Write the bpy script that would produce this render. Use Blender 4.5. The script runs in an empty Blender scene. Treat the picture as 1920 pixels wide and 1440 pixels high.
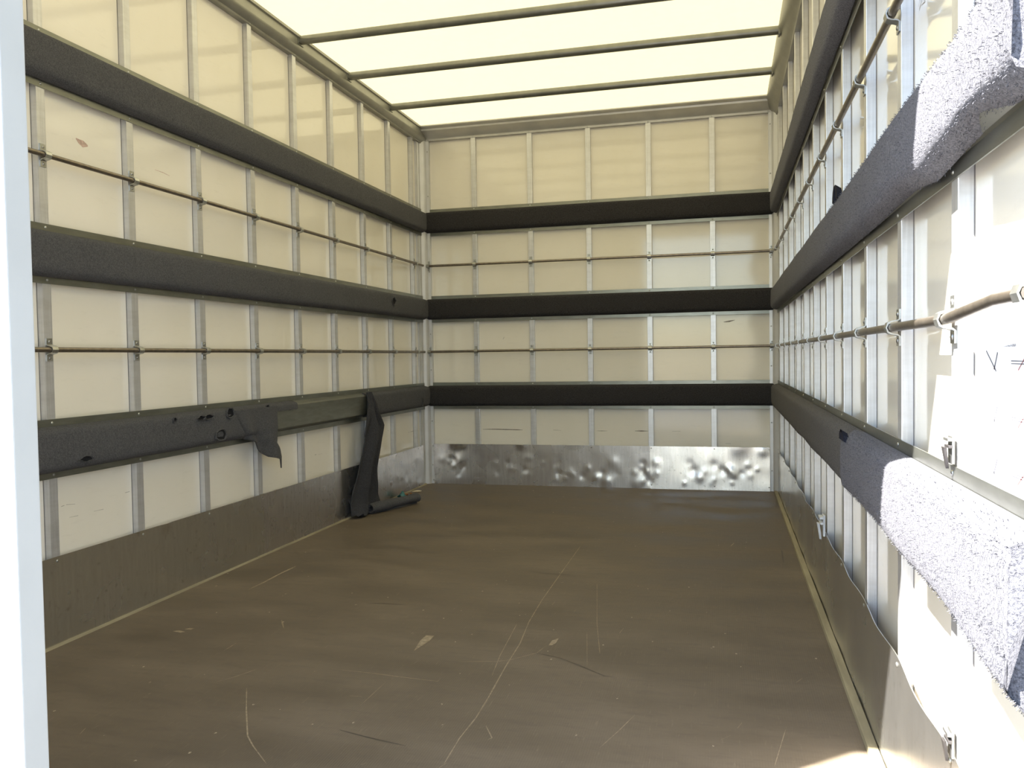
import bpy, bmesh, math, random
from mathutils import Matrix, Vector, noise

scene = bpy.context.scene
COL = scene.collection

# ------------------------------------------------------------------ camera
# Measured from the photograph: studs every 0.346 m on all walls, focal 1553.7 px of 1920.
YAW, PITCH, ROLL = 0.2506581, -0.0325349, 0.0159048
CAM_POS = Vector((1.79528, -4.82947, 0.77157))
_ca, _sa = math.cos(YAW), math.sin(YAW)
_cb, _sb = math.cos(PITCH), math.sin(PITCH)
_cc, _sc = math.cos(ROLL), math.sin(ROLL)
_R = (Matrix(((_ca, -_sa, 0), (_sa, _ca, 0), (0, 0, 1)))
      @ Matrix(((1, 0, 0), (0, _cb, -_sb), (0, _sb, _cb)))
      @ Matrix(((_cc, 0, _sc), (0, 1, 0), (-_sc, 0, _cc))))
cam_data = bpy.data.cameras.new('camera')
cam = bpy.data.objects.new('camera', cam_data)
COL.objects.link(cam)
_rt, _fw, _up = _R.col[0], _R.col[1], _R.col[2]
cam.matrix_world = Matrix(((_rt[0], _up[0], -_fw[0], CAM_POS[0]),
                           (_rt[1], _up[1], -_fw[1], CAM_POS[1]),
                           (_rt[2], _up[2], -_fw[2], CAM_POS[2]),
                           (0, 0, 0, 1)))
cam_data.sensor_width = 36.0
cam_data.lens = 1553.66 * 36.0 / 1920.0
cam_data.clip_start = 0.02
scene.camera = cam

# ------------------------------------------------------------------ light
SUN_DIR = Vector((0.53, 0.45, -1.0)).normalized()       # the way the sunlight travels
SUN_STRENGTH = 10.5
SKY_STRENGTH = 0.16
EXPOSURE = 2.2
world = bpy.data.worlds.new('world')
scene.world = world
world.use_nodes = True
wn, wl = world.node_tree.nodes, world.node_tree.links
wn.clear()
w_out = wn.new('ShaderNodeOutputWorld')
w_bg = wn.new('ShaderNodeBackground')
w_sky = wn.new('ShaderNodeTexSky')
w_sky.sky_type = 'NISHITA'
w_sky.sun_disc = False
w_sky.sun_elevation = math.asin(-SUN_DIR.z)
w_sky.sun_rotation = math.atan2(-SUN_DIR.x, -SUN_DIR.y)
w_sky.air_density = 1.0
w_sky.dust_density = 0.6
w_bg.inputs['Strength'].default_value = SKY_STRENGTH
wl.new(w_sky.outputs[0], w_bg.inputs['Color'])
wl.new(w_bg.outputs[0], w_out.inputs['Surface'])
sun_data = bpy.data.lights.new('sun', 'SUN')
sun_data.energy = SUN_STRENGTH
sun_data.angle = math.radians(0.55)
sun_data.color = (1.0, 0.965, 0.91)
sun = bpy.data.objects.new('sun', sun_data)
COL.objects.link(sun)
sun.location = (-4, -8, 9)
sun.rotation_euler = SUN_DIR.to_track_quat('-Z', 'Y').to_euler()

vs = scene.view_settings
vs.view_transform = 'Standard'
vs.look = 'None'
vs.exposure = EXPOSURE
vs.gamma = 1.0
vs.use_curve_mapping = False
scene.cycles.use_denoising = True
scene.cycles.max_bounces = 5
scene.cycles.diffuse_bounces = 4
scene.cycles.glossy_bounces = 3
scene.cycles.sample_clamp_indirect = 30.0

# ------------------------------------------------------------------ dimensions (metres)
XL, XR, YB = 0.018, 2.084, -0.010          # faces of the studs on the three walls
SKL, SKR, SKB = -0.002, 2.104, 0.010       # faces of the panels behind them
LEN = 4.0                                  # back wall to rear frame
S0, SP = 0.18566, 0.34637
STUDS = [S0 + SP * i for i in range(11)]   # distance from the back wall
BSTUDS = [0.3418, 0.6891, 1.0377, 1.3853, 1.7391]
Z_STUD_TOP = 2.079
Z_ROOF = 2.166
Z_LOW, Z_UP = 0.811, 1.335                 # the two lashing rails
BARS = {'top': (1.518, 1.678), 'middle': (0.990, 1.152), 'bottom': (0.460, 0.622)}
PLATE_Z = 0.245
random.seed(7)


def wmap(side, s, d, z):
    """wall coordinates (along, into the room, up) -> world"""
    if side == 'left':
        return Vector((XL + d, -s, z))
    if side == 'right':
        return Vector((XR - d, -s, z))
    return Vector((s, YB - d, z))


def wmat(side, s, d, z):
    """placement of a small shared piece: local x along, y into the room, z up"""
    rot = {'left': -math.pi / 2, 'right': math.pi / 2, 'back': math.pi}[side]
    return Matrix.Translation(wmap(side, s, d, z)) @ Matrix.Rotation(rot, 4, 'Z')


# ------------------------------------------------------------------ material helpers
def new_mat(name):
    m = bpy.data.materials.new(name)
    m.use_nodes = True
    nt = m.node_tree
    return m, nt, nt.nodes['Principled BSDF']


def N(nt, kind, **kw):
    n = nt.nodes.new(kind)
    for k, v in kw.items():
        if k.startswith('i_'):
            n.inputs[k[2:].replace('_', ' ')].default_value = v
        else:
            setattr(n, k, v)
    return n


def coords(nt, scale=(1, 1, 1), rot=(0, 0, 0)):
    tc = N(nt, 'ShaderNodeNewGeometry')
    mp = N(nt, 'ShaderNodeMapping')
    mp.inputs['Scale'].default_value = scale
    mp.inputs['Rotation'].default_value = rot
    nt.links.new(tc.outputs['Position'], mp.inputs['Vector'])
    return mp.outputs['Vector']


def noise_fac(nt, vec, scale, detail=4, rough=0.55, lo=0.35, hi=0.65):
    nz = N(nt, 'ShaderNodeTexNoise')
    nz.inputs['Scale'].default_value = scale
    nz.inputs['Detail'].default_value = detail
    nz.inputs['Roughness'].default_value = rough
    nt.links.new(vec, nz.inputs['Vector'])
    mr = N(nt, 'ShaderNodeMapRange')
    mr.inputs['From Min'].default_value = lo
    mr.inputs['From Max'].default_value = hi
    nt.links.new(nz.outputs['Fac'], mr.inputs['Value'])
    return mr.outputs['Result'], nz.outputs['Fac']


def mix_col(nt, fac, a, b):
    mx = N(nt, 'ShaderNodeMix', data_type='RGBA')
    for sock, val in ((mx.inputs[6], a), (mx.inputs[7], b)):
        if isinstance(val, tuple):
            sock.default_value = (*val, 1)
        else:
            nt.links.new(val, sock)
    if isinstance(fac, float):
        mx.inputs[0].default_value = fac
    else:
        nt.links.new(fac, mx.inputs[0])
    return mx.outputs[2]


def add_bump(nt, bsdf, height, strength=0.3, dist=0.002):
    b = N(nt, 'ShaderNodeBump')
    b.inputs['Strength'].default_value = strength
    b.inputs['Distance'].default_value = dist
    nt.links.new(height, b.inputs['Height'])
    nt.links.new(b.outputs['Normal'], bsdf.inputs['Normal'])


def simple_mat(name, col, rough=0.5, metal=0.0, var=0.12, scale=30.0, bump=0.0, stretch=(1, 1, 1), spec=0.5):
    m, nt, b = new_mat(name)
    v = coords(nt, stretch)
    f, raw = noise_fac(nt, v, scale)
    dark = tuple(c * (1 - var) for c in col)
    lite = tuple(min(1, c * (1 + var)) for c in col)
    nt.links.new(mix_col(nt, f, dark, lite), b.inputs['Base Color'])
    b.inputs['Roughness'].default_value = rough
    b.inputs['Metallic'].default_value = metal
    b.inputs['Specular IOR Level'].default_value = spec
    if bump:
        add_bump(nt, b, raw, bump, 0.002)
    return m


# glossy off-white sandwich panels
def panel_mat():
    m, nt, b = new_mat('panel_gloss_white')
    v = coords(nt)
    f1, _ = noise_fac(nt, v, 3.0, 3)
    f2, _ = noise_fac(nt, coords(nt, (6, 6, 30)), 2.0, 6, 0.7, 0.56, 0.74)
    c = mix_col(nt, f1, (0.80, 0.755, 0.65), (0.83, 0.785, 0.69))
    mul = N(nt, 'ShaderNodeMath', operation='MULTIPLY')
    mul.inputs[1].default_value = 0.10
    nt.links.new(f2, mul.inputs[0])
    c = mix_col(nt, mul.outputs[0], c, (0.42, 0.38, 0.31))
    nt.links.new(c, b.inputs['Base Color'])
    b.inputs['Roughness'].default_value = 0.07
    b.inputs['Specular IOR Level'].default_value = 0.5
    _, raw = noise_fac(nt, v, 1.6, 2)
    add_bump(nt, b, raw, 0.05, 0.01)
    return m


# extruded aluminium studs, smudged
def stud_mat():
    m, nt, b = new_mat('aluminium_stud')
    f, raw = noise_fac(nt, coords(nt, (3, 3, 14)), 3.0, 6, 0.7, 0.42, 0.78)
    f2, _ = noise_fac(nt, coords(nt, (60, 60, 2)), 4.0, 3, 0.5, 0.3, 0.7)
    c = mix_col(nt, f2, (0.60, 0.60, 0.61), (0.70, 0.70, 0.71))
    mul = N(nt, 'ShaderNodeMath', operation='MULTIPLY')
    mul.inputs[1].default_value = 0.30
    nt.links.new(f, mul.inputs[0])
    nt.links.new(mix_col(nt, mul.outputs[0], c, (0.34, 0.32, 0.30)), b.inputs['Base Color'])
    b.inputs['Metallic'].default_value = 0.6
    b.inputs['Roughness'].default_value = 0.36
    return m


def carpet_mat(name, col, dust, sheen, speck=0.6):
    m, nt, b = new_mat(name)
    v = coords(nt)
    f1, _ = noise_fac(nt, v, 9.0, 5, 0.6, 0.3, 0.75)
    f2, _ = noise_fac(nt, v, 330.0, 3, 0.75, 0.36, 0.64)
    f3, _ = noise_fac(nt, v, 120.0, 3, 0.7, 0.34, 0.68)
    c = mix_col(nt, f1, col, dust)
    d = mix_col(nt, f2, tuple(x * 0.30 for x in col), tuple(min(1, x * 2.0) for x in dust))
    e = mix_col(nt, f3, tuple(x * 0.55 for x in col), tuple(min(1, x * 1.4) for x in dust))
    nt.links.new(mix_col(nt, speck, mix_col(nt, 0.4, c, e), d), b.inputs['Base Color'])
    b.inputs['Roughness'].default_value = 0.95
    b.inputs['Specular IOR Level'].default_value = 0.1
    b.inputs['Sheen Weight'].default_value = sheen
    b.inputs['Sheen Roughness'].default_value = 0.5
    b.inputs['Sheen Tint'].default_value = (0.8, 0.8, 0.9, 1)
    _, r2 = noise_fac(nt, v, 260.0, 4, 0.8)
    add_bump(nt, b, r2, 0.9, 0.005)
    return m


def plate_mat(name, lo, hi, dirt, rmin, rmax, metal=0.92):
    m, nt, b = new_mat(name)
    f, raw = noise_fac(nt, coords(nt), 7.0, 2, 0.5, 0.2, 0.85)
    f2, raw2 = noise_fac(nt, coords(nt, (22, 22, 2.0)), 4.0, 4, 0.6, 0.35, 0.7)
    f3, _ = noise_fac(nt, coords(nt), 60.0, 2, 0.5, 0.62, 0.80)
    f4, _ = noise_fac(nt, coords(nt, (4, 4, 60)), 6.0, 5, 0.7, 0.60, 0.72)
    c = mix_col(nt, f2, lo, hi)
    def scaled(sock, k):
        mu = N(nt, 'ShaderNodeMath', operation='MULTIPLY')
        mu.inputs[1].default_value = k
        nt.links.new(sock, mu.inputs[0])
        return mu.outputs[0]
    c = mix_col(nt, scaled(f, 0.30), c, dirt)
    c = mix_col(nt, scaled(f4, 0.12), c, tuple(min(1, x * 1.25) for x in hi))
    c = mix_col(nt, scaled(f3, 0.5), c, tuple(x * 0.5 for x in dirt))
    nt.links.new(c, b.inputs['Base Color'])
    b.inputs['Metallic'].default_value = metal
    mr = N(nt, 'ShaderNodeMapRange')
    mr.inputs['To Min'].default_value = rmin
    mr.inputs['To Max'].default_value = rmax
    nt.links.new(f, mr.inputs['Value'])
    nt.links.new(mr.outputs['Result'], b.inputs['Roughness'])
    add_bump(nt, b, raw2, 0.03, 0.004)
    return m


def floor_mat():
    m, nt, b = new_mat('brown_film_faced_plywood')
    v = coords(nt)
    f1, _ = noise_fac(nt, coords(nt, (0.8, 2.2, 1)), 2.6, 5, 0.6, 0.3, 0.7)
    f2, _ = noise_fac(nt, coords(nt, (2.0, 7.0, 1)), 6.0, 6, 0.7, 0.5, 0.75)
    f3, _ = noise_fac(nt, coords(nt, (30, 3.0, 1)), 6.0, 4, 0.7, 0.6, 0.76)
    c = mix_col(nt, f1, (0.105, 0.083, 0.059), (0.172, 0.138, 0.101))
    mul = N(nt, 'ShaderNodeMath', operation='MULTIPLY')
    mul.inputs[1].default_value = 0.55
    nt.links.new(f2, mul.inputs[0])
    c = mix_col(nt, mul.outputs[0], c, (0.088, 0.072, 0.056))
    mul2 = N(nt, 'ShaderNodeMath', operation='MULTIPLY')
    mul2.inputs[1].default_value = 0.40
    nt.links.new(f3, mul2.inputs[0])
    c = mix_col(nt, mul2.outputs[0], c, (0.30, 0.245, 0.175))
    # scattered pale specks
    vo = N(nt, 'ShaderNodeTexVoronoi', feature='F1')
    vo.inputs['Scale'].default_value = 20.0
    nt.links.new(coords(nt, (1.5, 0.9, 1), (0, 0, 0.5)), vo.inputs['Vector'])
    lt = N(nt, 'ShaderNodeMath', operation='LESS_THAN')
    lt.inputs[1].default_value = 0.075
    nt.links.new(vo.outputs['Distance'], lt.inputs[0])
    sep = N(nt, 'ShaderNodeSeparateColor')
    nt.links.new(vo.outputs['Color'], sep.inputs[0])
    gt = N(nt, 'ShaderNodeMath', operation='GREATER_THAN')
    gt.inputs[1].default_value = 0.66
    nt.links.new(sep.outputs[0], gt.inputs[0])
    nf, _ = noise_fac(nt, v, 160.0, 2, 0.6, 0.45, 0.55)
    a1 = N(nt, 'ShaderNodeMath', operation='MULTIPLY')
    nt.links.new(lt.outputs[0], a1.inputs[0]); nt.links.new(gt.outputs[0], a1.inputs[1])
    a2 = N(nt, 'ShaderNodeMath', operation='MULTIPLY')
    nt.links.new(a1.outputs[0], a2.inputs[0]); nt.links.new(nf, a2.inputs[1])
    c = mix_col(nt, a2.outputs[0], c, (0.48, 0.41, 0.31))
    nt.links.new(c, b.inputs['Base Color'])
    mr = N(nt, 'ShaderNodeMapRange')
    mr.inputs['To Min'].default_value = 0.50
    mr.inputs['To Max'].default_value = 0.66
    nt.links.new(f1, mr.inputs['Value'])
    nt.links.new(mr.outputs['Result'], b.inputs['Roughness'])
    b.inputs['Specular IOR Level'].default_value = 0.35
    # fine wire-mesh imprint
    wv = N(nt, 'ShaderNodeTexWave', wave_type='BANDS', bands_direction='X')
    wv.inputs['Scale'].default_value = 60.0
    nt.links.new(v, wv.inputs['Vector'])
    add_bump(nt, b, wv.outputs['Fac'], 0.25, 0.0006)
    return m


def roof_mat():
    m, nt, b = new_mat('translucent_roof_sheet')
    out = nt.nodes['Material Output']
    nt.nodes.remove(b)
    f, _ = noise_fac(nt, coords(nt), 40.0, 4, 0.6, 0.3, 0.7)
    tr = N(nt, 'ShaderNodeBsdfTranslucent')
    nt.links.new(mix_col(nt, f, (0.198, 0.176, 0.104), (0.210, 0.187, 0.111)), tr.inputs['Color'])
    df = N(nt, 'ShaderNodeBsdfDiffuse')
    df.inputs['Color'].default_value = (0.55, 0.52, 0.42, 1)
    mx = N(nt, 'ShaderNodeMixShader')
    mx.inputs[0].default_value = 0.5
    nt.links.new(tr.outputs[0], mx.inputs[1])
    nt.links.new(df.outputs[0], mx.inputs[2])
    nt.links.new(mx.outputs[0], out.inputs['Surface'])
    return m


MT = {
    'panel': panel_mat(),
    'stud': stud_mat(),
    'post': simple_mat('aluminium_corner_post', (0.62, 0.62, 0.63), 0.4, 0.35, 0.06, 8),
    'cove': simple_mat('aluminium_roof_profile', (0.31, 0.305, 0.265), 0.40, 0.5, 0.08, 10),
    'cove_pale': simple_mat('pale_aluminium_roof_profile', (0.56, 0.55, 0.52), 0.40, 0.4, 0.06, 10),
    'zinc': simple_mat('galvanised_steel', (0.47, 0.475, 0.46), 0.33, 0.9, 0.18, 60),
    'channel': simple_mat('galvanised_channel', (0.238, 0.242, 0.212), 0.33, 0.8, 0.10, 14, stretch=(1, 1, 5)),
    'rod': simple_mat('brownish_steel_rod', (0.235, 0.20, 0.165), 0.34, 0.85, 0.15, 50),
    'tube': simple_mat('aluminium_roof_tube', (0.235, 0.235, 0.205), 0.36, 0.7, 0.08, 20),
    'screw': simple_mat('screw_head', (0.36, 0.36, 0.35), 0.35, 0.9, 0.1, 200),
    'hole': simple_mat('dark_recess', (0.02, 0.02, 0.022), 0.95, 0, 0.1, 60, spec=0.05),
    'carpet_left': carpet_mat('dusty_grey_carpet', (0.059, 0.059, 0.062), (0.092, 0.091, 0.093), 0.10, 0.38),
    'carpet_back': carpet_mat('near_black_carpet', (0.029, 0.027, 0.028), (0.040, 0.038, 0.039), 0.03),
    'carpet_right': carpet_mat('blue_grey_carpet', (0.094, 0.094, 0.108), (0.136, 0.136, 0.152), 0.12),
    'plate': plate_mat('scuffed_aluminium_plate', (0.62, 0.60, 0.59), (0.74, 0.72, 0.715), (0.42, 0.38, 0.35), 0.22, 0.34),
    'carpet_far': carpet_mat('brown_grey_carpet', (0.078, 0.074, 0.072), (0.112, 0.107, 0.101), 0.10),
    'plate_dull': plate_mat('dull_steel_plate', (0.62, 0.605, 0.575), (0.70, 0.685, 0.65), (0.50, 0.48, 0.44), 0.22, 0.30),
    'seal': simple_mat('grey_sealant', (0.16, 0.15, 0.145), 0.6, 0, 0.1, 60),
    'door_edge': simple_mat('pale_grey_door_edge', (0.40, 0.42, 0.42), 0.4, 0, 0.03, 6),
    'clip_dark': simple_mat('dark_oxidised_metal', (0.06, 0.055, 0.055), 0.5, 0.5, 0.2, 60),
    'carpet_strip': carpet_mat('charcoal_carpet_strip', (0.036, 0.036, 0.041), (0.048, 0.048, 0.054), 0.05),
    'floor': floor_mat(),
    'roof': roof_mat(),
    'batten': simple_mat('yellowed_wooden_batten', (0.31, 0.27, 0.175), 0.6, 0, 0.2, 25, stretch=(1, 0.15, 1)),
    'scratch': simple_mat('bare_wood_scratch', (0.285, 0.23, 0.158), 0.7, 0, 0.25, 90),
    'smear': simple_mat('dark_rubber_smear', (0.075, 0.060, 0.046), 0.6, 0, 0.2, 60),
    'scuff': simple_mat('dark_scuff_mark', (0.22, 0.19, 0.15), 0.6, 0, 0.3, 120),
    'scuff_red': simple_mat('rust_brown_scuff', (0.50, 0.36, 0.30), 0.6, 0, 0.2, 120),
    'door': simple_mat('white_door_paint', (0.74, 0.76, 0.76), 0.35, 0, 0.03, 6),
    'rubber': simple_mat('black_rubber_seal', (0.03, 0.03, 0.03), 0.7, 0, 0.1, 60),
    'shell': simple_mat('white_outer_shell', (0.78, 0.78, 0.77), 0.4, 0, 0.04, 4),
    'ground': simple_mat('pale_concrete_yard', (0.13, 0.128, 0.13), 0.9, 0, 0.15, 2.5),
    'paper': simple_mat('white_paper_sticker', (0.80, 0.81, 0.86), 0.4, 0, 0.02, 20),
    'ink': simple_mat('grey_print_ink', (0.10, 0.10, 0.12), 0.6, 0, 0.1, 80),
    'ink_red': simple_mat('dull_red_print_ink', (0.30, 0.10, 0.10), 0.6, 0, 0.1, 80),
    'teal': simple_mat('teal_plastic', (0.03, 0.15, 0.16), 0.4, 0, 0.2, 80),
    'leaf': simple_mat('rusty_brown_crumbs', (0.22, 0.10, 0.04), 0.8, 0, 0.3, 120),
    'splinter': simple_mat('pale_wood_splinter', (0.62, 0.52, 0.36), 0.6, 0, 0.1, 80),
    'white_plastic': simple_mat('white_plastic_clip', (0.62, 0.63, 0.64), 0.35, 0, 0.08, 60),
    'fold': simple_mat('dark_blue_carpet_backing', (0.020, 0.021, 0.030), 0.95, 0, 0.3, 200, spec=0.1),
}


# ------------------------------------------------------------------ mesh helpers
class MB:
    def __init__(self):
        self.v, self.f = [], []

    def add(self, verts, faces):
        o = len(self.v)
        self.v += [tuple(x) for x in verts]
        self.f += [tuple(i + o for i in f) for f in faces]

    def box(self, a, b):
        (x0, y0, z0), (x1, y1, z1) = a, b
        self.add([(x0, y0, z0), (x1, y0, z0), (x1, y1, z0), (x0, y1, z0),
                  (x0, y0, z1), (x1, y0, z1), (x1, y1, z1), (x0, y1, z1)],
                 [(0, 3, 2, 1), (4, 5, 6, 7), (0, 1, 5, 4), (1, 2, 6, 5), (2, 3, 7, 6), (3, 0, 4, 7)])

    def sweep(self, sections, closed=True, caps=True):
        """sections: list of rings of equal length"""
        n = len(sections[0])
        verts = [p for s in sections for p in s]
        faces = []
        for k in range(len(sections) - 1):
            for i in range(n if closed else n - 1):
                j = (i + 1) % n
                faces.append((k * n + i, k * n + j, (k + 1) * n + j, (k + 1) * n + i))
        if caps and closed:
            faces.append(tuple(range(n)))
            faces.append(tuple(range((len(sections) - 1) * n, len(sections) * n)))
        self.add(verts, faces)

    def tube(self, pts, r, seg=10):
        pts = [Vector(p) for p in pts]
        secs = []
        for k, p in enumerate(pts):
            t = (pts[min(k + 1, len(pts) - 1)] - pts[max(k - 1, 0)]).normalized()
            ref = Vector((0, 0, 1)) if abs(t.z) < 0.9 else Vector((1, 0, 0))
            a = t.cross(ref).normalized()
            b = a.cross(t).normalized()
            secs.append([p + (a * math.cos(2 * math.pi * i / seg) + b * math.sin(2 * math.pi * i / seg)) * r
                         for i in range(seg)])
        self.sweep(secs)

    def mesh(self, name, mat, smooth=False, bevel=0.0, angle=40):
        me = bpy.data.meshes.new(name)
        me.from_pydata(self.v, [], self.f)
        bm = bmesh.new()
        bm.from_mesh(me)
        bmesh.ops.remove_doubles(bm, verts=bm.verts, dist=1e-6)
        bmesh.ops.recalc_face_normals(bm, faces=bm.faces)
        if bevel:
            es = [e for e in bm.edges if len(e.link_faces) == 2 and e.calc_face_angle(0) > 0.6]
            bmesh.ops.bevel(bm, geom=es, offset=bevel, segments=2, profile=0.6, affect='EDGES')
        if smooth:
            for f in bm.faces:
                f.smooth = True
            for e in bm.edges:
                if len(e.link_faces) == 2 and e.calc_face_angle(0) > math.radians(angle):
                    e.smooth = False
        bm.to_mesh(me)
        bm.free()
        me.materials.append(MT[mat])
        return me


def link(name, data, parent=None, matrix=None):
    o = bpy.data.objects.new(name, data)
    COL.objects.link(o)
    if parent is not None:
        o.parent = parent
        o.matrix_parent_inverse = ORIG.get(parent.as_pointer(), Matrix()).inverted()
    if matrix is not None:
        o.matrix_basis = matrix
        ORIG[o.as_pointer()] = matrix.copy()
    return o


ORIG = {}


def build(name, mb, mat, parent=None, smooth=False, bevel=0.0, angle=40):
    return link(name, mb.mesh(name, mat, smooth, bevel, angle), parent)


def thing(name, label, cat, loc, group=None):
    o = bpy.data.objects.new(name, None)
    COL.objects.link(o)
    o.empty_display_size = 0.1
    o.location = loc
    ORIG[o.as_pointer()] = Matrix.Translation(loc)
    return tag(o, label, cat, group)


def tag(o, label, cat=None, group=None, kind=None):
    o['label'] = label
    if cat:
        o['category'] = cat
    if group:
        o['group'] = group
    if kind:
        o['kind'] = kind
    return o


def struct(o, label):
    return tag(o, label, kind='structure')


def decal(name, pts, width, to_world, mat, parent, taper=True):
    """a thin ribbon lying on a surface; pts are 2-d surface coordinates"""
    P = [Vector((*q, 0)) for q in pts]
    ring = []
    dense = []
    for a, b in zip(P[:-1], P[1:]):
        n = max(1, int((b - a).length / 0.03))
        dense += [a.lerp(b, i / n) for i in range(n)]
    dense.append(P[-1])
    L, Rr = [], []
    for k, q in enumerate(dense):
        t = (dense[min(k + 1, len(dense) - 1)] - dense[max(k - 1, 0)]).normalized()
        nrm = Vector((-t.y, t.x, 0))
        w = width * 0.5 * (random.uniform(0.55, 1.2))
        if taper and k in (0, len(dense) - 1):
            w *= 0.25
        L.append(to_world(q.x + nrm.x * w, q.y + nrm.y * w))
        Rr.append(to_world(q.x - nrm.x * w, q.y - nrm.y * w))
    mb = MB()
    mb.add(L + Rr, [(i, i + 1, len(L) + i + 1, len(L) + i) for i in range(len(L) - 1)])
    return build(name, mb, mat, parent)
SCRATCHES = [
    ('t', 0.0031, [(1.226, -1.525), (1.228, -1.896), (1.231, -2.286), (1.24, -2.506), (1.258, -2.691), (1.262, -2.853), (1.272, -3.049), (1.275, -3.155), (1.27, -3.252), (1.274, -3.361)]),
    ('t', 0.0019, [(1.21, -2.531), (1.229, -2.789), (1.245, -2.922)]),
    ('t', 0.0023, [(1.138, -2.851), (1.185, -2.838), (1.23, -2.829), (1.262, -2.811), (1.318, -2.748), (1.33, -2.692)]),
    ('d', 0.0056, [(1.315, -2.749), (1.383, -2.771), (1.443, -2.814), (1.51, -2.866), (1.536, -2.867)]),
    ('t', 0.0021, [(0.841, -2.962), (0.946, -2.967), (1.028, -2.975), (1.128, -2.983), (1.128, -2.964)]),
    ('t', 0.0016, [(1.374, -2.069), (1.436, -2.485), (1.479, -2.722)]),
    ('t', 0.0015, [(1.419, -2.559), (1.46, -2.811)]),
    ('t', 0.0021, [(1.007, -3.011), (1.004, -3.151)]),
    ('t', 0.0017, [(1.603, -3.074), (1.582, -3.146), (1.553, -3.233)]),
    ('t', 0.0024, [(1.295, -3.2), (1.307, -3.188), (1.325, -3.221), (1.334, -3.238), (1.328, -3.248)]),
    ('d', 0.006, [(1.014, -3.271), (1.091, -3.291), (1.176, -3.308)]),
    ('d', 0.0059, [(0.994, -1.977), (1.011, -1.957)]),
    ('d', 0.0035, [(0.695, -2.436), (0.737, -2.421), (0.824, -2.421)]),
    ('d', 0.0039, [(1.106, -1.947), (1.17, -1.972), (1.285, -1.969)]),
    ('t', 0.0029, [(0.657, -3.001), (0.63, -3.06), (0.605, -3.097)]),
    ('t', 0.0028, [(0.697, -3.114), (0.765, -3.224), (0.839, -3.337), (0.874, -3.374), (0.941, -3.435)]),
    ('t', 0.0081, [(0.233, -2.362), (0.236, -2.265), (0.232, -2.158), (0.234, -2.046)]),
    ('t', 0.0023, [(0.413, -3.066), (0.413, -3.035)]),
    ('t', 0.0036, [(0.496, -3.145), (0.505, -3.131)]),
    ('t', 0.0027, [(0.957, -3.106), (0.986, -3.104)]),
    ('t', 0.0024, [(0.497, -2.904), (0.495, -2.842)]),
    ('t', 0.004, [(0.489, -3.406), (0.479, -3.378)]),
    ('t', 0.0043, [(0.491, -3.215), (0.501, -3.211)]),
    ('t', 0.0043, [(0.491, -3.196), (0.492, -3.189)]),
    ('t', 0.0033, [(0.503, -2.765), (0.509, -2.753)]),
    ('t', 0.0051, [(0.514, -2.635), (0.558, -2.701)]),
    ('t', 0.0047, [(1.509, -2.549), (1.515, -2.508)]),
    ('t', 0.0068, [(1.816, -1.424), (1.83, -1.36)]),
    ('t', 0.0037, [(1.817, -3.087), (1.826, -3.06)]),
    ('t', 0.0056, [(1.952, -2.816), (1.97, -2.784)]),
    ('t', 0.0021, [(1.863, -2.808), (1.901, -2.811)]),
    ('t', 0.0018, [(1.783, -3.148), (1.803, -3.124)]),
    ('t', 0.0014, [(1.613, -2.768), (1.654, -2.763)]),
    ('t', 0.0018, [(1.881, -3.238), (1.912, -3.074)]),
    ('d', 0.0043, [(2.009, -1.451), (2.002, -1.66)]),
    ('d', 0.0024, [(1.542, -3.172), (1.552, -3.173)]),
    ('t', 0.0052, [(1.273, -2.331), (1.275, -2.294)]),
    ('t', 0.0047, [(1.509, -2.554), (1.515, -2.508)]),
    ('t', 0.0034, [(1.12, -3.399), (1.128, -3.389)]),
    ('t', 0.0033, [(0.958, -3.105), (0.987, -3.104)]),
    ('t', 0.0034, [(1.49, -3.307), (1.494, -3.303)]),
    ('t', 0.0045, [(1.27, -3.378), (1.278, -3.356)]),
]
CHIPS = [
    [(0.997, -2.8), (0.985, -2.724), (0.986, -2.679), (1.009, -2.677), (1.011, -2.718), (1.004, -2.76)],
    [(1.336, -2.688), (1.338, -2.646), (1.352, -2.628), (1.352, -2.664), (1.345, -2.686)],
    [(0.257, -2.793), (0.268, -2.781), (0.296, -2.79), (0.287, -2.799)],
    [(0.279, -2.77), (0.288, -2.758), (0.302, -2.757), (0.301, -2.771)],
]

# ================================================================== THE SETTING
# yard outside
mb = MB(); mb.box((-30, -40, -1.25), (30, 30, -1.05))
struct(build('ground', mb, 'ground'), 'pale concrete yard outside the truck')

# floor
mb = MB(); mb.box((-0.03, -4.02, -0.06), (2.13, 0.03, 0.0))
floor = struct(build('floor', mb, 'floor'), 'brown scratched plywood floor of the cargo box')

on_floor = lambda h: (lambda x, y: (x, y, h))
for i, (kind, w, pts) in enumerate(SCRATCHES):
    decal('scratch' if kind == 't' else 'smear', pts, w, on_floor(0.0004 + 0.00002 * (i % 7)),
          'scratch' if kind == 't' else 'smear', floor)
for pts in CHIPS:
    mb = MB()
    mb.add([(x, y, 0.0006) for x, y in pts], [tuple(range(len(pts)))])
    build('worn_chip', mb, 'scratch', floor)


def wall_core(name, a, b, label):
    mb = MB(); mb.box(a, b)
    return struct(build(name, mb, 'shell'), label)


wall_left = wall_core('wall_left', (-0.045, -LEN, -0.06), (SKL - 0.004, 0.045, 2.19), 'left side wall of glossy cream panels between aluminium studs')
wall_right = wall_core('wall_right', (SKR + 0.004, -LEN, -0.06), (2.147, 0.045, 2.19), 'right side wall of glossy cream panels between aluminium studs')
wall_back = wall_core('wall_back', (-0.045, SKB + 0.004, -0.06), (2.147, 0.052, 2.19), 'front bulkhead wall facing the camera, cream panels and studs')
WALLS = {'left': wall_left, 'right': wall_right, 'back': wall_back}

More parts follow.
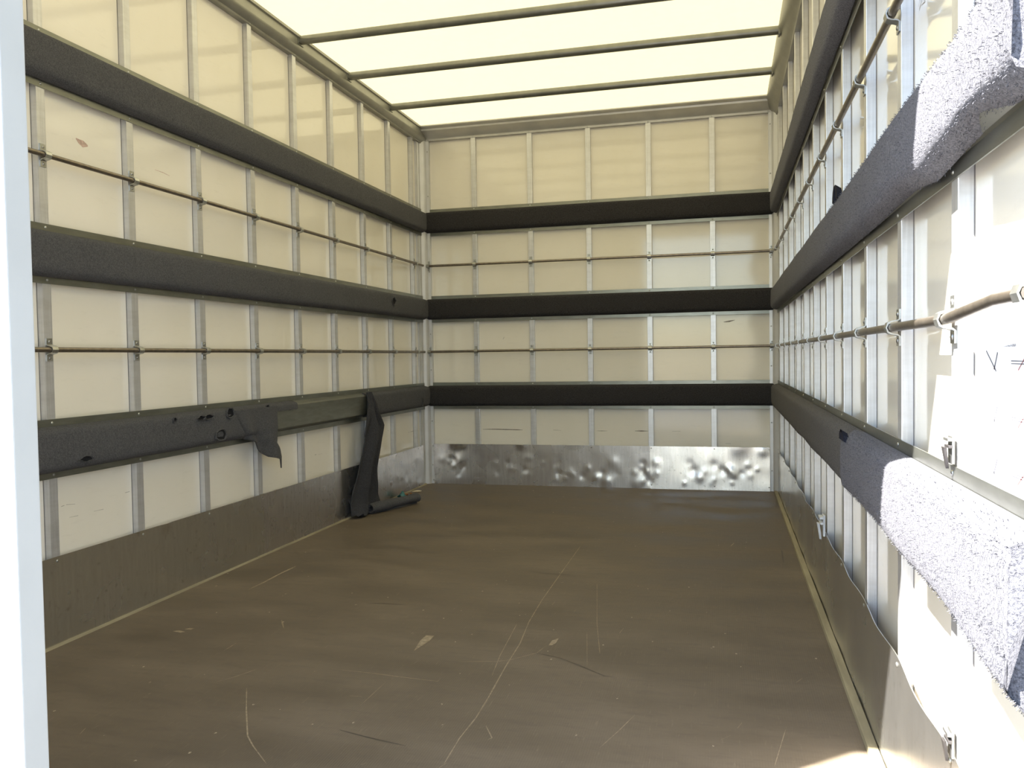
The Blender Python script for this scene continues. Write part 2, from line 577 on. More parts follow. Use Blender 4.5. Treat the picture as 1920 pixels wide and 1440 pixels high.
# panels, one between each pair of studs; studs as shared meshes
DEPTH = 0.020
for side in ('left', 'right'):
    edges = [0.0] + STUDS + [LEN]
    for a, b in zip(edges[:-1], edges[1:]):
        mb = MB()
        g = 0.0008
        lo, hi = wmap(side, a + g, -DEPTH - 0.006, 0.0), wmap(side, b - g, -DEPTH, 2.15)
        mb.box(tuple(min(p, q) for p, q in zip(lo, hi)), tuple(max(p, q) for p, q in zip(lo, hi)))
        build('panel', mb, 'panel', WALLS[side])
edges = [0.0] + BSTUDS + [2.104]
for a, b in zip(edges[:-1], edges[1:]):
    mb = MB()
    mb.box((a + 0.0008, SKB, 0.0), (b - 0.0008, SKB + 0.006, 2.17))
    build('panel', mb, 'panel', wall_back)

mb = MB()
mb.box((-0.015, -DEPTH, 0.0), (0.015, 0.0, Z_STUD_TOP))
stud_mesh = mb.mesh('stud', 'stud', bevel=0.0012)
mb = MB()
mb.box((-0.015, -DEPTH, 0.0), (0.015, 0.0, 2.097))
stud_mesh_b = mb.mesh('stud', 'stud', bevel=0.0012)
mb = MB()
mb.box((-0.0160, -DEPTH, 0.0), (0.0160, -DEPTH + 0.0014, 2.07))
seal_mesh = mb.mesh('sealant_line', 'seal')
for side in ('left', 'right'):
    for s in STUDS:
        o = link('stud', stud_mesh, WALLS[side], wmat(side, s, 0, 0))
        link('sealant_line', seal_mesh, o, wmat(side, s, 0, 0))
for s in BSTUDS:
    link('stud', stud_mesh_b, wall_back, wmat('back', s, 0, 0))

# ceiling sheet
mb = MB()
nx, ny = 24, 40
vv, ff = [], []
for i in range(nx + 1):
    for j in range(ny + 1):
        vv.append((-0.04 + 2.18 * i / nx, -4.04 + 4.08 * j / ny, Z_ROOF + 0.0))
for i in range(nx):
    for j in range(ny):
        a = i * (ny + 1) + j
        ff.append((a, a + 1, a + ny + 2, a + ny + 1))
mb.add(vv, ff)
ceiling = struct(build('ceiling', mb, 'roof'), 'glowing translucent cream roof sheet')


def cove(name, side, prof, s0, s1, label, mat='cove'):
    mb = MB()
    mb.sweep([[wmap(side, s, d, z) for d, z in prof] for s in (s0, s1)])
    o = struct(build(name, mb, mat, smooth=True, angle=30), label)
    return o


SIDE_COVE = [(-0.02, 2.078), (0.004, 2.078), (0.006, 2.084), (0.013, 2.088), (0.020, 2.094), (0.026, 2.102),
             (0.029, 2.110), (0.029, 2.113), (0.022, 2.116), (0.022, 2.150), (0.030, 2.153), (0.030, 2.164), (-0.02, 2.164)]
RIGHT_COVE = [(-0.02, 2.070), (0.002, 2.070), (0.006, 2.080), (0.020, 2.092), (0.036, 2.112), (0.048, 2.136), (0.053, 2.150), (0.053, 2.164), (-0.02, 2.164)]
BACK_COVE = [(-0.02, 2.094), (0.004, 2.094), (0.005, 2.104), (0.002, 2.107), (0.010, 2.114), (0.024, 2.124), (0.046, 2.133),
             (0.070, 2.138), (0.072, 2.139), (0.074, 2.150), (0.092, 2.152), (0.102, 2.158), (0.102, 2.164), (-0.02, 2.164)]
cove_l = cove('trim_1', 'left', SIDE_COVE, 0.012, LEN, 'dull aluminium roof edge profile along the left wall')
cove_r = cove('trim_2', 'right', RIGHT_COVE, 0.012, LEN, 'dull aluminium roof edge profile along the right wall')
cove_b = cove('trim_3', 'back', BACK_COVE, -0.02, 2.122, 'stepped aluminium roof edge profile across the back wall', 'cove_pale')


# corner posts: folded strip on each wall with a rounded bead between
def corner_post(name, side, label):
    sx = 1 if side == 'left' else -1
    x0 = XL if side == 'left' else XR
    prof = [(-0.020, 0.020), (-0.020, -0.098), (-0.008, -0.098), (-0.008, -0.078), (-0.004, -0.074), (-0.004, -0.048), (0.001, -0.044),
            (0.012, -0.040), (0.020, -0.033), (0.024, -0.024), (0.026, -0.016), (0.042, -0.014), (0.042, 0.020)]
    mb = MB()
    mb.sweep([[(x0 + sx * a, b, z) for a, b in prof] for z in (0.0, 2.093)])
    o = struct(build(name, mb, 'post', smooth=True, angle=25), label)
    return o


post_l = corner_post('trim_4', 'left', 'pale aluminium corner post between left and back walls')
post_r = corner_post('trim_5', 'right', 'pale aluminium corner post between right and back walls')

# floor edge strips
mb = MB(); mb.sweep([[(2.060 - 0.006 * t, -y, 0.0), (2.0765, -y, 0.0), (2.0765, -y, 0.010), (2.061 - 0.006 * t, -y, 0.011)]
                     for t, y in ((0, 0.06), (0.3, 1.0), (0.6, 2.2), (0.5, 3.2), (0.4, 3.98))])
struct(build('trim_6', mb, 'batten'), 'yellowed wooden batten along the right edge of the floor')
mb = MB(); mb.sweep([[(0.012, -y, 0.0), (0.028 + w, -y, 0.0), (0.026 + w, -y, 0.006), (0.012, -y, 0.006)]
                     for y, w in ((0.06, 0), (1.0, 0.002), (2.0, -0.001), (3.0, 0.002), (3.98, 0))])
struct(build('trim_7', mb, 'batten'), 'thin yellowed bead along the left edge of the floor')

# rear frame: header and right jamb around the door opening, and the closed left leaf
mb = MB(); mb.box((-0.045, -4.04, 1.985), (2.147, -4.0, 2.19))
struct(build('trim_8', mb, 'post', bevel=0.004), 'rear header above the door opening')
mb = MB(); mb.box((2.090, -4.04, -0.06), (2.147, -4.0, 1.985))
struct(build('trim_9', mb, 'post', bevel=0.004), 'right rear jamb of the door opening')
mb = MB(); mb.box((-0.045, -4.036, -0.05), (0.982, -4.0, 1.98))
door = struct(build('door_1', mb, 'door', bevel=0.003), 'closed white left leaf of the rear door, edge-on in the foreground')
mb = MB(); mb.sweep([[(0.978, y0, -0.05), (0.978, y0, 1.98), (0.988, y0, 1.98), (0.988, y0, -0.05)] for y0 in (-4.0365, -3.9995)])
build('edge_profile', mb, 'door_edge', door, bevel=0.002)
mb = MB(); mb.tube([(0.975, -3.996, -0.04), (0.975, -3.996, 1.97)], 0.005, 8)
build('rubber_seal', mb, 'rubber', door)

# ------------------------------------------------------------------ shared small pieces
mb = MB()
secs = []
for k in range(4):
    a = math.pi / 2 * k / 3
    r, y = 0.0045 * math.cos(a * 0.96), 0.0026 * math.sin(a)
    secs.append([(r * math.cos(2 * math.pi * i / 8), y, r * math.sin(2 * math.pi * i / 8)) for i in range(8)])
mb.sweep(secs)
screw_mesh = mb.mesh('screw', 'screw', smooth=True)
mb2 = MB()
mb2.sweep([[(x * 0.9, y * 0.8, z * 0.9) for x, y, z in s] for s in secs])
rivet_mesh = mb2.mesh('rivet', 'zinc', smooth=True)

for post, side in ((post_l, 'left'), (post_r, 'right')):
    x0, sx = (XL, 1) if side == 'left' else (XR, -1)
    for z in (0.115, 0.385, 0.70, 0.92, 1.30, 1.76, 2.03):
        link('screw', screw_mesh, post, Matrix.Translation((x0 + sx * 0.033, -0.0142, z)) @ Matrix.Rotation(math.pi, 4, 'Z'))

# rivets in the roof profiles above each stud
for s in STUDS[:8]:
    link('rivet', rivet_mesh, cove_l, wmat('left', s, 0.004, 2.0815))
    link('rivet', rivet_mesh, cove_r, wmat('right', s, 0.004, 2.0815))
for s in [0.06] + BSTUDS + [2.04]:
    link('rivet', rivet_mesh, cove_b, wmat('back', s, 0.004, 2.099))

# ================================================================== ROOF TUBES
tube_words = ['nearest the back wall', 'second from the back wall', 'third from the back wall', 'fourth from the back wall',
              'fifth from the back wall', 'sixth from the back wall', 'nearest the rear door']
for k, y in enumerate((-0.553, -1.075, -1.553, -2.08, -2.58, -3.08, -3.58)):
    t = thing('roof_bow', 'grey metal tube under the translucent roof, ' + tube_words[k], 'roof tube', (1.05, y, 2.144), 'roof tubes')
    mb = MB()
    mb.tube([(0.040, y, 2.146), (0.5, y, 2.147), (1.05, y, 2.147), (1.6, y, 2.147), (2.043, y, 2.146)], 0.0185, 16)
    build('tube', mb, 'tube', t, smooth=True, angle=50)
    for x, sx in ((0.040, 1), (2.034, -1)):
        mb = MB()
        mb.box((x - 0.004, y - 0.024, 2.124), (x + 0.004, y + 0.024, 2.160))
        build('end_bracket', mb, 'tube', t, bevel=0.001)

# ================================================================== PADDED RAILS
HAT = [(0.0, 0.081), (0.0022, 0.081), (0.0022, 0.060), (0.006, 0.057), (0.030, 0.047), (0.032, 0.044), (0.032, -0.044), (0.030, -0.047),
       (0.006, -0.057), (0.0022, -0.060), (0.0022, -0.081), (0.0, -0.081)]


def interp(tab, s):
    if s <= tab[0][0]:
        return tab[0][1]
    for (a, va), (b, vb) in zip(tab[:-1], tab[1:]):
        if s <= b:
            t = (s - a) / (b - a)
            return va + (vb - va) * t
    return tab[-1][1]


def carpet_ring(side, s, zc, hang=0.0, puff=0.0, top=0.062, seed=0.0):
    """outer skin of the pad plus a back face, as a closed ring"""
    low = -0.062 - hang
    prof = [(0.0035, top), (0.009, top - 0.0005), (0.022, 0.0575), (0.032, 0.0530), (0.0365, 0.0465), (0.038, 0.038),
            (0.0385, 0.015), (0.0385, -0.015), (0.038, -0.036), (0.0365, -0.0455), (0.032 + hang * 0.25, -0.0530 - hang * 0.35),
            (0.022 + hang * 0.25, -0.0580 - hang * 0.7), (0.012 + hang * 0.2, low), (0.006 + hang * 0.2, low - 0.0005),
            (0.004, low + 0.004 + hang * 0.9)]
    ring = []
    for k, (d, z) in enumerate(prof):
        n = noise.noise(Vector((s * 3.1 + seed, z * 9 + seed, seed)))
        n2 = noise.noise(Vector((s * 16 + seed, z * 40, seed * 2)))
        w = 1.0 if 1 <= k <= 13 else 0.0
        ring.append(wmap(side, s, d + w * (0.0016 * n + 0.0008 * n2 + puff), zc + z + w * 0.0014 * n))
    return ring


def make_carpet(side, zc, s0, s1, mat, parent, hang=None, puff=None, seed=0.0, name='carpet_cover', ragged=0.0):
    mb = MB()
    n = max(2, int((s1 - s0) / 0.014))
    secs = []
    for k in range(n + 1):
        s = s0 + (s1 - s0) * k / n
        secs.append(carpet_ring(side, s, zc, interp(hang, s) if hang else 0.0, interp(puff, s) if puff else 0.0, seed=seed))
    # worn, uneven ends
    if ragged:
        for sec, sg in ((secs[0], -1), (secs[-1], 1)):
            for i, q in enumerate(sec):
                off = ragged * noise.noise(Vector((i * 0.6, seed, 3)))
                q[0 if side == 'back' else 1] += off * (sg if side == 'back' else -sg)
    mb.sweep(secs)
    return build(name, mb, mat, parent, smooth=True, angle=60)


def carpet_hole(side, s, z, w, h, parent, d=0.0425):
    """a torn hole: dark pit with a frayed lip"""
    n = 12
    pit, lip = MB(), MB()
    ang = [2 * math.pi * i / n for i in range(n)]
    jit = [random.uniform(0.75, 1.2) for _ in range(n)]
    ring = [wmap(side, s + math.cos(a) * w * 0.5 * j, d, z + math.sin(a) * h * 0.5 * j) for a, j in zip(ang, jit)]
    deep = [wmap(side, s + math.cos(a) * w * 0.3 * j, d - 0.004, z + math.sin(a) * h * 0.3 * j) for a, j in zip(ang, jit)]
    pit.add(ring + deep, [(i, (i + 1) % n, n + (i + 1) % n, n + i) for i in range(n)] + [tuple(range(n, 2 * n))])
    h1 = build('torn_hole', pit, 'hole', parent)
    out = [wmap(side, s + math.cos(a) * w * 0.62 * j, d - 0.002, z + math.sin(a) * h * 0.62 * j) for a, j in zip(ang, jit)]
    mid = [wmap(side, s + math.cos(a) * w * 0.54 * j, d + 0.003, z + math.sin(a) * h * 0.54 * j) for a, j in zip(ang, jit)]
    inn = [wmap(side, s + math.cos(a) * w * 0.46 * j, d, z + math.sin(a) * h * 0.46 * j) for a, j in zip(ang, jit)]
    lip.add(out + mid + inn, [(r * n + i, r * n + (i + 1) % n, (r + 1) * n + (i + 1) % n, (r + 1) * n + i) for r in (0, 1) for i in range(n)])
    build('frayed_lip', lip, 'carpet_left', h1, smooth=True)


def padded_rail(side, which, label, s0, s1):
    z0, z1 = BARS[which]
    zc = (z0 + z1) / 2
    root = thing('padded_rail', label, 'padded rail', wmap(side, (s0 + s1) / 2, 0, z0), 'padded protection rails')
    mb = MB()
    n = 40
    mb.sweep([[wmap(side, s0 + (s1 - s0) * k / n, d, zc + z) for d, z in HAT] for k in range(n + 1)])
    ch = build('steel_channel', mb, 'channel', root)
    ss = STUDS if side != 'back' else [0.045] + BSTUDS + [2.05]
    for s in ss:
        if s0 < s < s1:
            for dz in (0.071, -0.071):
                link('rivet', rivet_mesh, ch, wmat(side, s, 0.0022, zc + dz))
    return root, zc


pr = {}
END = 3.975
for side, word in (('left', 'left wall'), ('back', 'back wall'), ('right', 'right wall')):
    for which, w2 in (('top', 'topmost'), ('middle', 'middle'), ('bottom', 'lowest')):
        s0, s1 = (0.055, END) if side != 'back' else (0.030, 2.072)
        if side == 'right':
            s1 = 3.985
        look = {'left': 'dusty dark grey carpeted padding rail', 'back': 'near-black carpeted padding rail',
                'right': 'blue-grey carpeted padding rail partly in sunlight' if which != 'top' else 'grey carpeted padding rail'}[side]
        extra = ''
        if side == 'left' and which == 'bottom':
            look, extra = 'torn dark grey padding rail', ' with bare steel'
        lab = f'{look}{extra}, {w2} of three on the {word}'
        pr[side, which] = padded_rail(side, which, lab, s0, s1)

for which in ('top', 'middle', 'bottom'):
    root, zc = pr['back', which]
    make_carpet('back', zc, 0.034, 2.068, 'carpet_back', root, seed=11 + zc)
for which in ('top', 'middle'):
    root, zc = pr['left', which]
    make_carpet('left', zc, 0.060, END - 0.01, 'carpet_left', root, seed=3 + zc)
root, zc = pr['left', 'middle']
carpet_hole('left', 0.61, 1.088, 0.050, 0.040, root)

# left, lowest: carpet torn away in the middle
root, zc = pr['left', 'bottom']
make_carpet('left', zc, 1.865, END - 0.01, 'carpet_left', root, seed=5.3, ragged=0.02,
            hang=[(1.8, 0.0), (2.3, 0.0), (4, 0.004)])
make_carpet('left', zc, 0.060, 0.965, 'carpet_left', root, seed=6.1, ragged=0.012)
mb = MB()      # narrow remnant along the top edge
secs = []
for k in range(13):
    s = 1.675 + 0.20 * k / 12
    low = 0.026 + 0.006 * noise.noise(Vector((s * 40, 1, 2)))
    prof = [(0.0035, 0.062), (0.010, 0.0615), (0.022, 0.0575), (0.032, 0.053), (0.0362, 0.0465), (0.0368, low), (0.0330, low), (0.0322, 0.045), (0.022, 0.0535), (0.006, 0.0585)]
    secs.append([wmap('left', s, d, zc + z) for d, z in prof])
mb.sweep(secs)
build('carpet_remnant', mb, 'carpet_left', root, smooth=True, angle=60)
for s, z, w, h in ((2.175, 0.586, 0.042, 0.036), (2.235, 0.512, 0.058, 0.036), (2.303, 0.580, 0.050, 0.015), (2.349, 0.580, 0.036, 0.014),
                   (2.880, 0.505, 0.050, 0.016), (1.925, 0.592, 0.018, 0.016), (2.49, 0.585, 0.016, 0.012)):
    carpet_hole('left', s, z, w, h, root)
carpet_hole('left', 0.20, 0.513, 0.020, 0.045, root)


def sheet(name, rows, thick, mat, parent, fold=None):
    """rows: list of rows of world points -> a cloth with thickness (offset along the surface normal)"""
    nr, nc = len(rows), len(rows[0])
    P = [[Vector(p) for p in r] for r in rows]
    front, back = [], []
    for i in range(nr):
        for j in range(nc):
            a = P[min(i + 1, nr - 1)][j] - P[max(i - 1, 0)][j]
            b = P[i][min(j + 1, nc - 1)] - P[i][max(j - 1, 0)]
            n = a.cross(b)
            n = n.normalized() if n.length > 1e-9 else Vector((1, 0, 0))
            front.append(P[i][j] + n * thick / 2)
            back.append(P[i][j] - n * thick / 2)
    m = nr * nc
    idx = lambda i, j: i * nc + j
    F = []
    for i in range(nr - 1):
        for j in range(nc - 1):
            F.append((idx(i, j), idx(i, j + 1), idx(i + 1, j + 1), idx(i + 1, j)))
            F.append((m + idx(i, j), m + idx(i + 1, j), m + idx(i + 1, j + 1), m + idx(i, j + 1)))
    rim = [idx(0, j) for j in range(nc)] + [idx(i, nc - 1) for i in range(1, nr)] + [idx(nr - 1, j) for j in range(nc - 2, -1, -1)] + [idx(i, 0) for i in range(nr - 2, 0, -1)]
    for a, b in zip(rim, rim[1:] + rim[:1]):
        F.append((a, b, m + b, m + a))
    mb = MB()
    mb.add(front + back, F)
    return build(name, mb, mat, parent, smooth=True, angle=70)


# drooping flap at the torn edge
NU, NV = 26, 22
near_edge = [(0.0, 2.10), (0.5, 2.07), (1.0, 1.99)]
rows = []
for i in range(NV + 1):
    v = i / NV
    row = []
    for j in range(NU + 1):
        u = j / NU
        sa = 2.16 - 0.10 * v
        sb = interp([(0, 1.853), (0.35, 1.858), (0.62, 1.872), (0.8, 1.842), (1.0, 1.848)], v)
        s = sa + (sb - sa) * u
        drop = interp([(0.0, 0.112), (0.25, 0.130), (0.45, 0.172), (0.62, 0.196), (0.80, 0.205), (0.92, 0.212), (1.0, 0.250)], u)
        if u > 0.95:
            drop += 0.0
        z = zc + 0.050 - drop * v
        d = 0.0415 + 0.010 * math.sin(u * 9.0 + 0.6) * (0.3 + v) * (u > 0.02) + 0.012 * u * v
        if z < zc - 0.045:
            d = d - 0.012 * (1 - u)
        d -= 0.010 * max(0.0, 1 - u / 0.22)
        row.append(wmap('left', s, d, z))
    rows.append(row)
tag(sheet('drooping_flap', rows, 0.005, 'carpet_left', root), 'drooping torn corner of carpet')

# long strip peeled off and hanging down to the floor
Lft = [(0.610, 0.990), (0.57, 0.992), (0.50, 1.020), (0.43, 1.050), (0.36, 1.074), (0.26, 1.108), (0.16, 1.152), (0.08, 1.176), (0.02, 1.186)]
Rgt = [(0.610, 0.935), (0.57, 0.915), (0.50, 0.880), (0.43, 0.822), (0.35, 0.848), (0.26, 0.872), (0.18, 0.853), (0.10, 0.850), (0.02, 0.846)]
Lft, Rgt = Lft[::-1], Rgt[::-1]
rows = []
for i in range(41):
    v = i / 40
    z = 0.606 - v * 0.592
    row = []
    a, b = interp(Lft, z), interp(Rgt, z)
    for j in range(21):
        u = j / 20
        s = a + (b - a) * u
        bow = 0.045 + 0.010 * math.sin(v * 5)
        fold = 0.026 * math.exp(-((u - 0.42) / 0.16) ** 2) - 0.018 * math.exp(-((u - 0.72) / 0.12) ** 2) + 0.008 * math.sin(u * 14 + v * 4)
        d = bow + fold * min(1, v * 3) + 0.010 * noise.noise(Vector((u * 3, v * 5, 4)))
        if z > 0.56:
            d = max(0.040, d - 0.004)
        if v > 0.9:
            d += (v - 0.9) * 0.25 * (0.4 + 0.6 * math.sin(u * 9))
        row.append(wmap('left', s, max(0.012, d), z + (0.006 * math.sin(u * 22) if v > 0.93 else 0)))
    rows.append(row)
tag(sheet('hanging_strip', rows, 0.006, 'carpet_strip', root), 'peeled carpet strip hanging down to the floor')

# its end, curled up on the floor
ax0, ax1 = Vector((0.085, -1.035, 0.0)), Vector((0.205, -0.700, 0.0))
dirv = (ax1 - ax0).normalized()
perp = Vector((-dirv.y, dirv.x, 0))
rows = []
for i in range(25):
    t = i / 24
    c = ax0.lerp(ax1, t)
    r0 = 0.030 + 0.004 * math.sin(t * 6) - 0.006 * (1 - t)
    row = []
    for j in range(37):
        u = j / 36
        ang = -math.pi * 0.5 + u * math.pi * 2.9
        r = r0 * (1.0 - 0.42 * u)
        wob = 0.0025 * noise.noise(Vector((t * 6, u * 7, 9)))
        row.append(c + perp * (math.cos(ang) * (r + wob)) * 1.15 + Vector((0, 0, 0.0305 + math.sin(ang) * (r * 0.92 + wob))) )
    rows.append(row)
tag(sheet('rolled_end', rows, 0.005, 'carpet_left', root), 'curled-up carpet end lying on the floor')

# ruffle where the strip meets the floor
rows = []
for i in range(9):
    v = i / 8
    row = []
    for j in range(25):
        u = j / 24
        base = Vector((0.030 + 0.05 * v, -1.17 + 0.30 * u, 0))
        row.append(base + Vector((0.016 * math.sin(u * 15) * v, 0.006 * math.cos(u * 11), 0.012 + 0.085 * (1 - v) ** 1.5 + 0.010 * math.sin(u * 19) * v)))
    rows.append(row)
tag(sheet('ruffled_foot', rows, 0.005, 'carpet_strip', root), 'ruffled foot of the hanging carpet strip')

# right wall
root, zc = pr['right', 'top']
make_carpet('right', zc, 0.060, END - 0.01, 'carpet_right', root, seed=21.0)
root, zc = pr['right', 'middle']
make_carpet('right', zc, 0.060, 4.020, 'carpet_right', root, seed=22.0, ragged=0.03,
            hang=[(0, 0.0), (2.9, 0.002), (3.2, 0.004), (3.45, -0.004), (3.62, 0.012), (3.74, 0.0), (3.85, -0.012), (4, 0.006)],
            puff=[(0, 0), (3.0, 0.001), (3.5, 0.004), (3.8, 0.002), (4, 0.010)])
mb = MB()
secs = []
for k in range(9):            # little torn tuft on the upper edge
    a = math.pi * k / 8
    secs.append([wmap('right', 2.755 + 0.03 * math.cos(a) + q * 0.012, 0.030 + p * 0.006, zc + 0.050 + 0.034 * math.sin(a) + p * 0.004)
                 for p, q in ((-1, -1), (1, -1), (1, 1), (-1, 1))])
mb.sweep(secs)
build('torn_tuft', mb, 'fold', root, smooth=True)
root, zc = pr['right', 'bottom']
HANG = [(0, 0.004), (1.3, 0.006), (1.7, 0.012), (1.9, 0.004), (2.2, 0.014), (2.5, 0.008), (2.9, 0.012), (3.3, 0.012), (3.5, 0.022), (3.7, 0.020), (3.95, 0.034)]
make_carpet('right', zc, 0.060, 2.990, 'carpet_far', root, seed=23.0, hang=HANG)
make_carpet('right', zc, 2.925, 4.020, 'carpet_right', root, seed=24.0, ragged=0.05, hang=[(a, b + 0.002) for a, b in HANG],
            puff=[(2.9, 0.008), (2.98, 0.006), (3.1, 0.003), (3.5, 0.004), (3.8, 0.004), (4, 0.010)])


def tuft(s, z, w, h, d, parent):
    mb = MB()
    secs = []
    for k in range(13):
        a = math.pi * k / 12
        j = 1 + 0.25 * noise.noise(Vector((k * 0.9, s, 1)))
        secs.append([wmap('right', s + w * math.cos(a) * j + q * 0.010, d + p * 0.006, z + h * math.sin(a) * j + p * 0.004)
                     for p, q in ((-1, -1), (1, -1), (1, 1), (-1, 1))])
    mb.sweep(secs)
    return build('torn_tuft', mb, 'fold', parent, smooth=True)


tuft(2.955, zc + 0.040, 0.022, 0.020, 0.043, root)


def fibres(parent, zc, s0, s1, count, seed, hang, puff):
    """loose wool ends standing off the carpet; far too many to count"""
    rnd = random.Random(seed)
    mb = MB()
    for _ in range(count):
        s = s0 + (s1 - s0) * (1 - rnd.random() ** 1.3 * 1.0)
        hg = interp(hang, s)
        ring = carpet_ring('right', s, zc, hg, interp(puff, s), seed=seed)
        k = rnd.randint(1, 12)
        t = rnd.random()
        p = ring[k].lerp(ring[k + 1], t)
        tang = (ring[k + 1] - ring[k]).normalized()
        nrm = tang.cross(Vector((0, 1, 0)))
        if nrm.dot(p - Vector((XR, p.y, zc))) < 0:
            nrm = -nrm
        nrm.normalize()
        dirv = (nrm * rnd.uniform(0.25, 1.0) + tang * rnd.uniform(-1, 1) + Vector((0, rnd.uniform(-1, 1), 0))).normalized()
        ln = rnd.uniform(0.0025, 0.0055)
        side_v = dirv.cross(nrm)
        side_v = side_v.normalized() * 0.00035 if side_v.length > 1e-6 else Vector((0, 0.00035, 0))
        q = p + dirv * ln * 0.6 + nrm * 0.001
        e = p + dirv * ln
        p = p - nrm * 0.001
        mb.add([p - side_v, p + side_v, q + side_v, q - side_v, e], [(0, 1, 2, 3), (3, 2, 4)])
    me = bpy.data.meshes.new('pile_fibres')
    me.from_pydata(mb.v, [], mb.f)
    me.materials.append(MT['carpet_right'])
    o = link('pile_fibres', me, parent)
    o['kind'] = 'stuff'
    return o


fibres(root, zc, 2.95, 4.015, 4500, 24.0, [(a, b + 0.002) for a, b in HANG], [(2.9, 0.008), (2.98, 0.006), (3.1, 0.003), (3.5, 0.004), (3.8, 0.004), (4, 0.010)])
root, zc = pr['right', 'middle']
fibres(root, zc, 2.6, 4.015, 4500, 22.0,
       [(0, 0.0), (2.9, 0.002), (3.2, 0.004), (3.45, -0.004), (3.62, 0.012), (3.74, 0.0), (3.85, -0.012), (4, 0.006)],
       [(0, 0), (3.0, 0.001), (3.5, 0.004), (3.8, 0.002), (4, 0.010)])

# ================================================================== LASHING RAILS
def clamp_mesh():
    prof = [(0.0, 0.031), (0.0, 0.0145), (0.004, 0.011), (0.013, 0.0095), (0.0185, 0.0065), (0.0212, 0.0), (0.0185, -0.0065),
            (0.013, -0.0095), (0.004, -0.011), (0.0, -0.0145), (0.0, -0.031)]
    th = 0.0026
    outer = []
    for k, (d, z) in enumerate(prof):
        a = Vector(prof[max(k - 1, 0)]); b = Vector(prof[min(k + 1, len(prof) - 1)])
        t = (b - a).normalized()
        n = Vector((-t.y, t.x))
        if n.x < 0 and abs(n.x) > 0.5:
            n = -n
        outer.append((d + n.x * th, z + n.y * th))
    # consistent side: outwards from the rod axis
    outer = [(d + (th if 0.0145 <= abs(z) else th * 0.8), z + (0 if abs(z) >= 0.0145 or abs(z) < 1e-6 else th * (1 if z > 0 else -1) * 0.7)) for d, z in prof]
    mb = MB()
    ring = prof + outer[::-1]
    n = len(prof)
    v = []
    for x in (-0.010, 0.010):
        v += [(x, d, z) for d, z in prof] + [(x, d, z) for d, z in outer]
    m = 2 * n
    F = []
    for i in range(n - 1):
        F += [(i, i + 1, m + i + 1, m + i), (n + i, n + i + 1, m + n + i + 1, m + n + i),
              (i, i + 1, n + i + 1, n + i), (m + i, m + i + 1, m + n + i + 1, m + n + i)]
    F += [(0, n, m + n, m), (n - 1, 2 * n - 1, m + 2 * n - 1, m + n - 1)]
    mb.add(v, F)
    return mb.mesh('clamp', 'zinc', smooth=True, angle=35)


CLAMP = clamp_mesh()


def lashing_rail(side, z, label, ss, s0, s1, bend=None, ends=0.0):
    root = thing('lashing_rail', label, 'lashing rail', wmap(side, (s0 + s1) / 2, 0, z - 0.031), 'lashing rails')
    mb = MB()
    pts = []
    n = 40
    for k in range(n + 1):
        s = s0 + (s1 - s0) * k / n
        pts.append(wmap(side, s, 0.0125, z + (interp(bend, s) if bend else 0)))
    mb.tube(pts, 0.0072, 12)
    build('rod', mb, 'rod', root, smooth=True, angle=50)
    for s in ss:
        e = ends if s in (ss[0], ss[-1]) else 0.0
        c = link('clamp', CLAMP, root, wmat(side, s, e, z + (interp(bend, s) if bend else 0)))
        for dz in (0.0225, -0.0225):
            link('screw', screw_mesh, c, wmat(side, s, e + 0.0026, z + dz + (interp(bend, s) if bend else 0)))


for side, word in (('left', 'left wall'), ('right', 'right wall')):
    for z, w2 in ((Z_LOW, 'lower'), (Z_UP, 'upper')):
        b = [(0, 0), (3.66, 0), (3.86, 0.013), (4, 0.013)] if (side == 'right' and z == Z_LOW) else None
        lashing_rail(side, z, f'{w2} thin steel lashing rail clamped to studs of the {word}', STUDS + [3.95], 0.070, 3.96, b)
for z, w2 in ((Z_LOW, 'lower'), (Z_UP, 'upper')):
    lashing_rail('back', z, f'{w2} thin steel lashing rail clamped to studs of the back wall', [0.046] + BSTUDS + [2.054], 0.034, 2.064, ends=0.004)

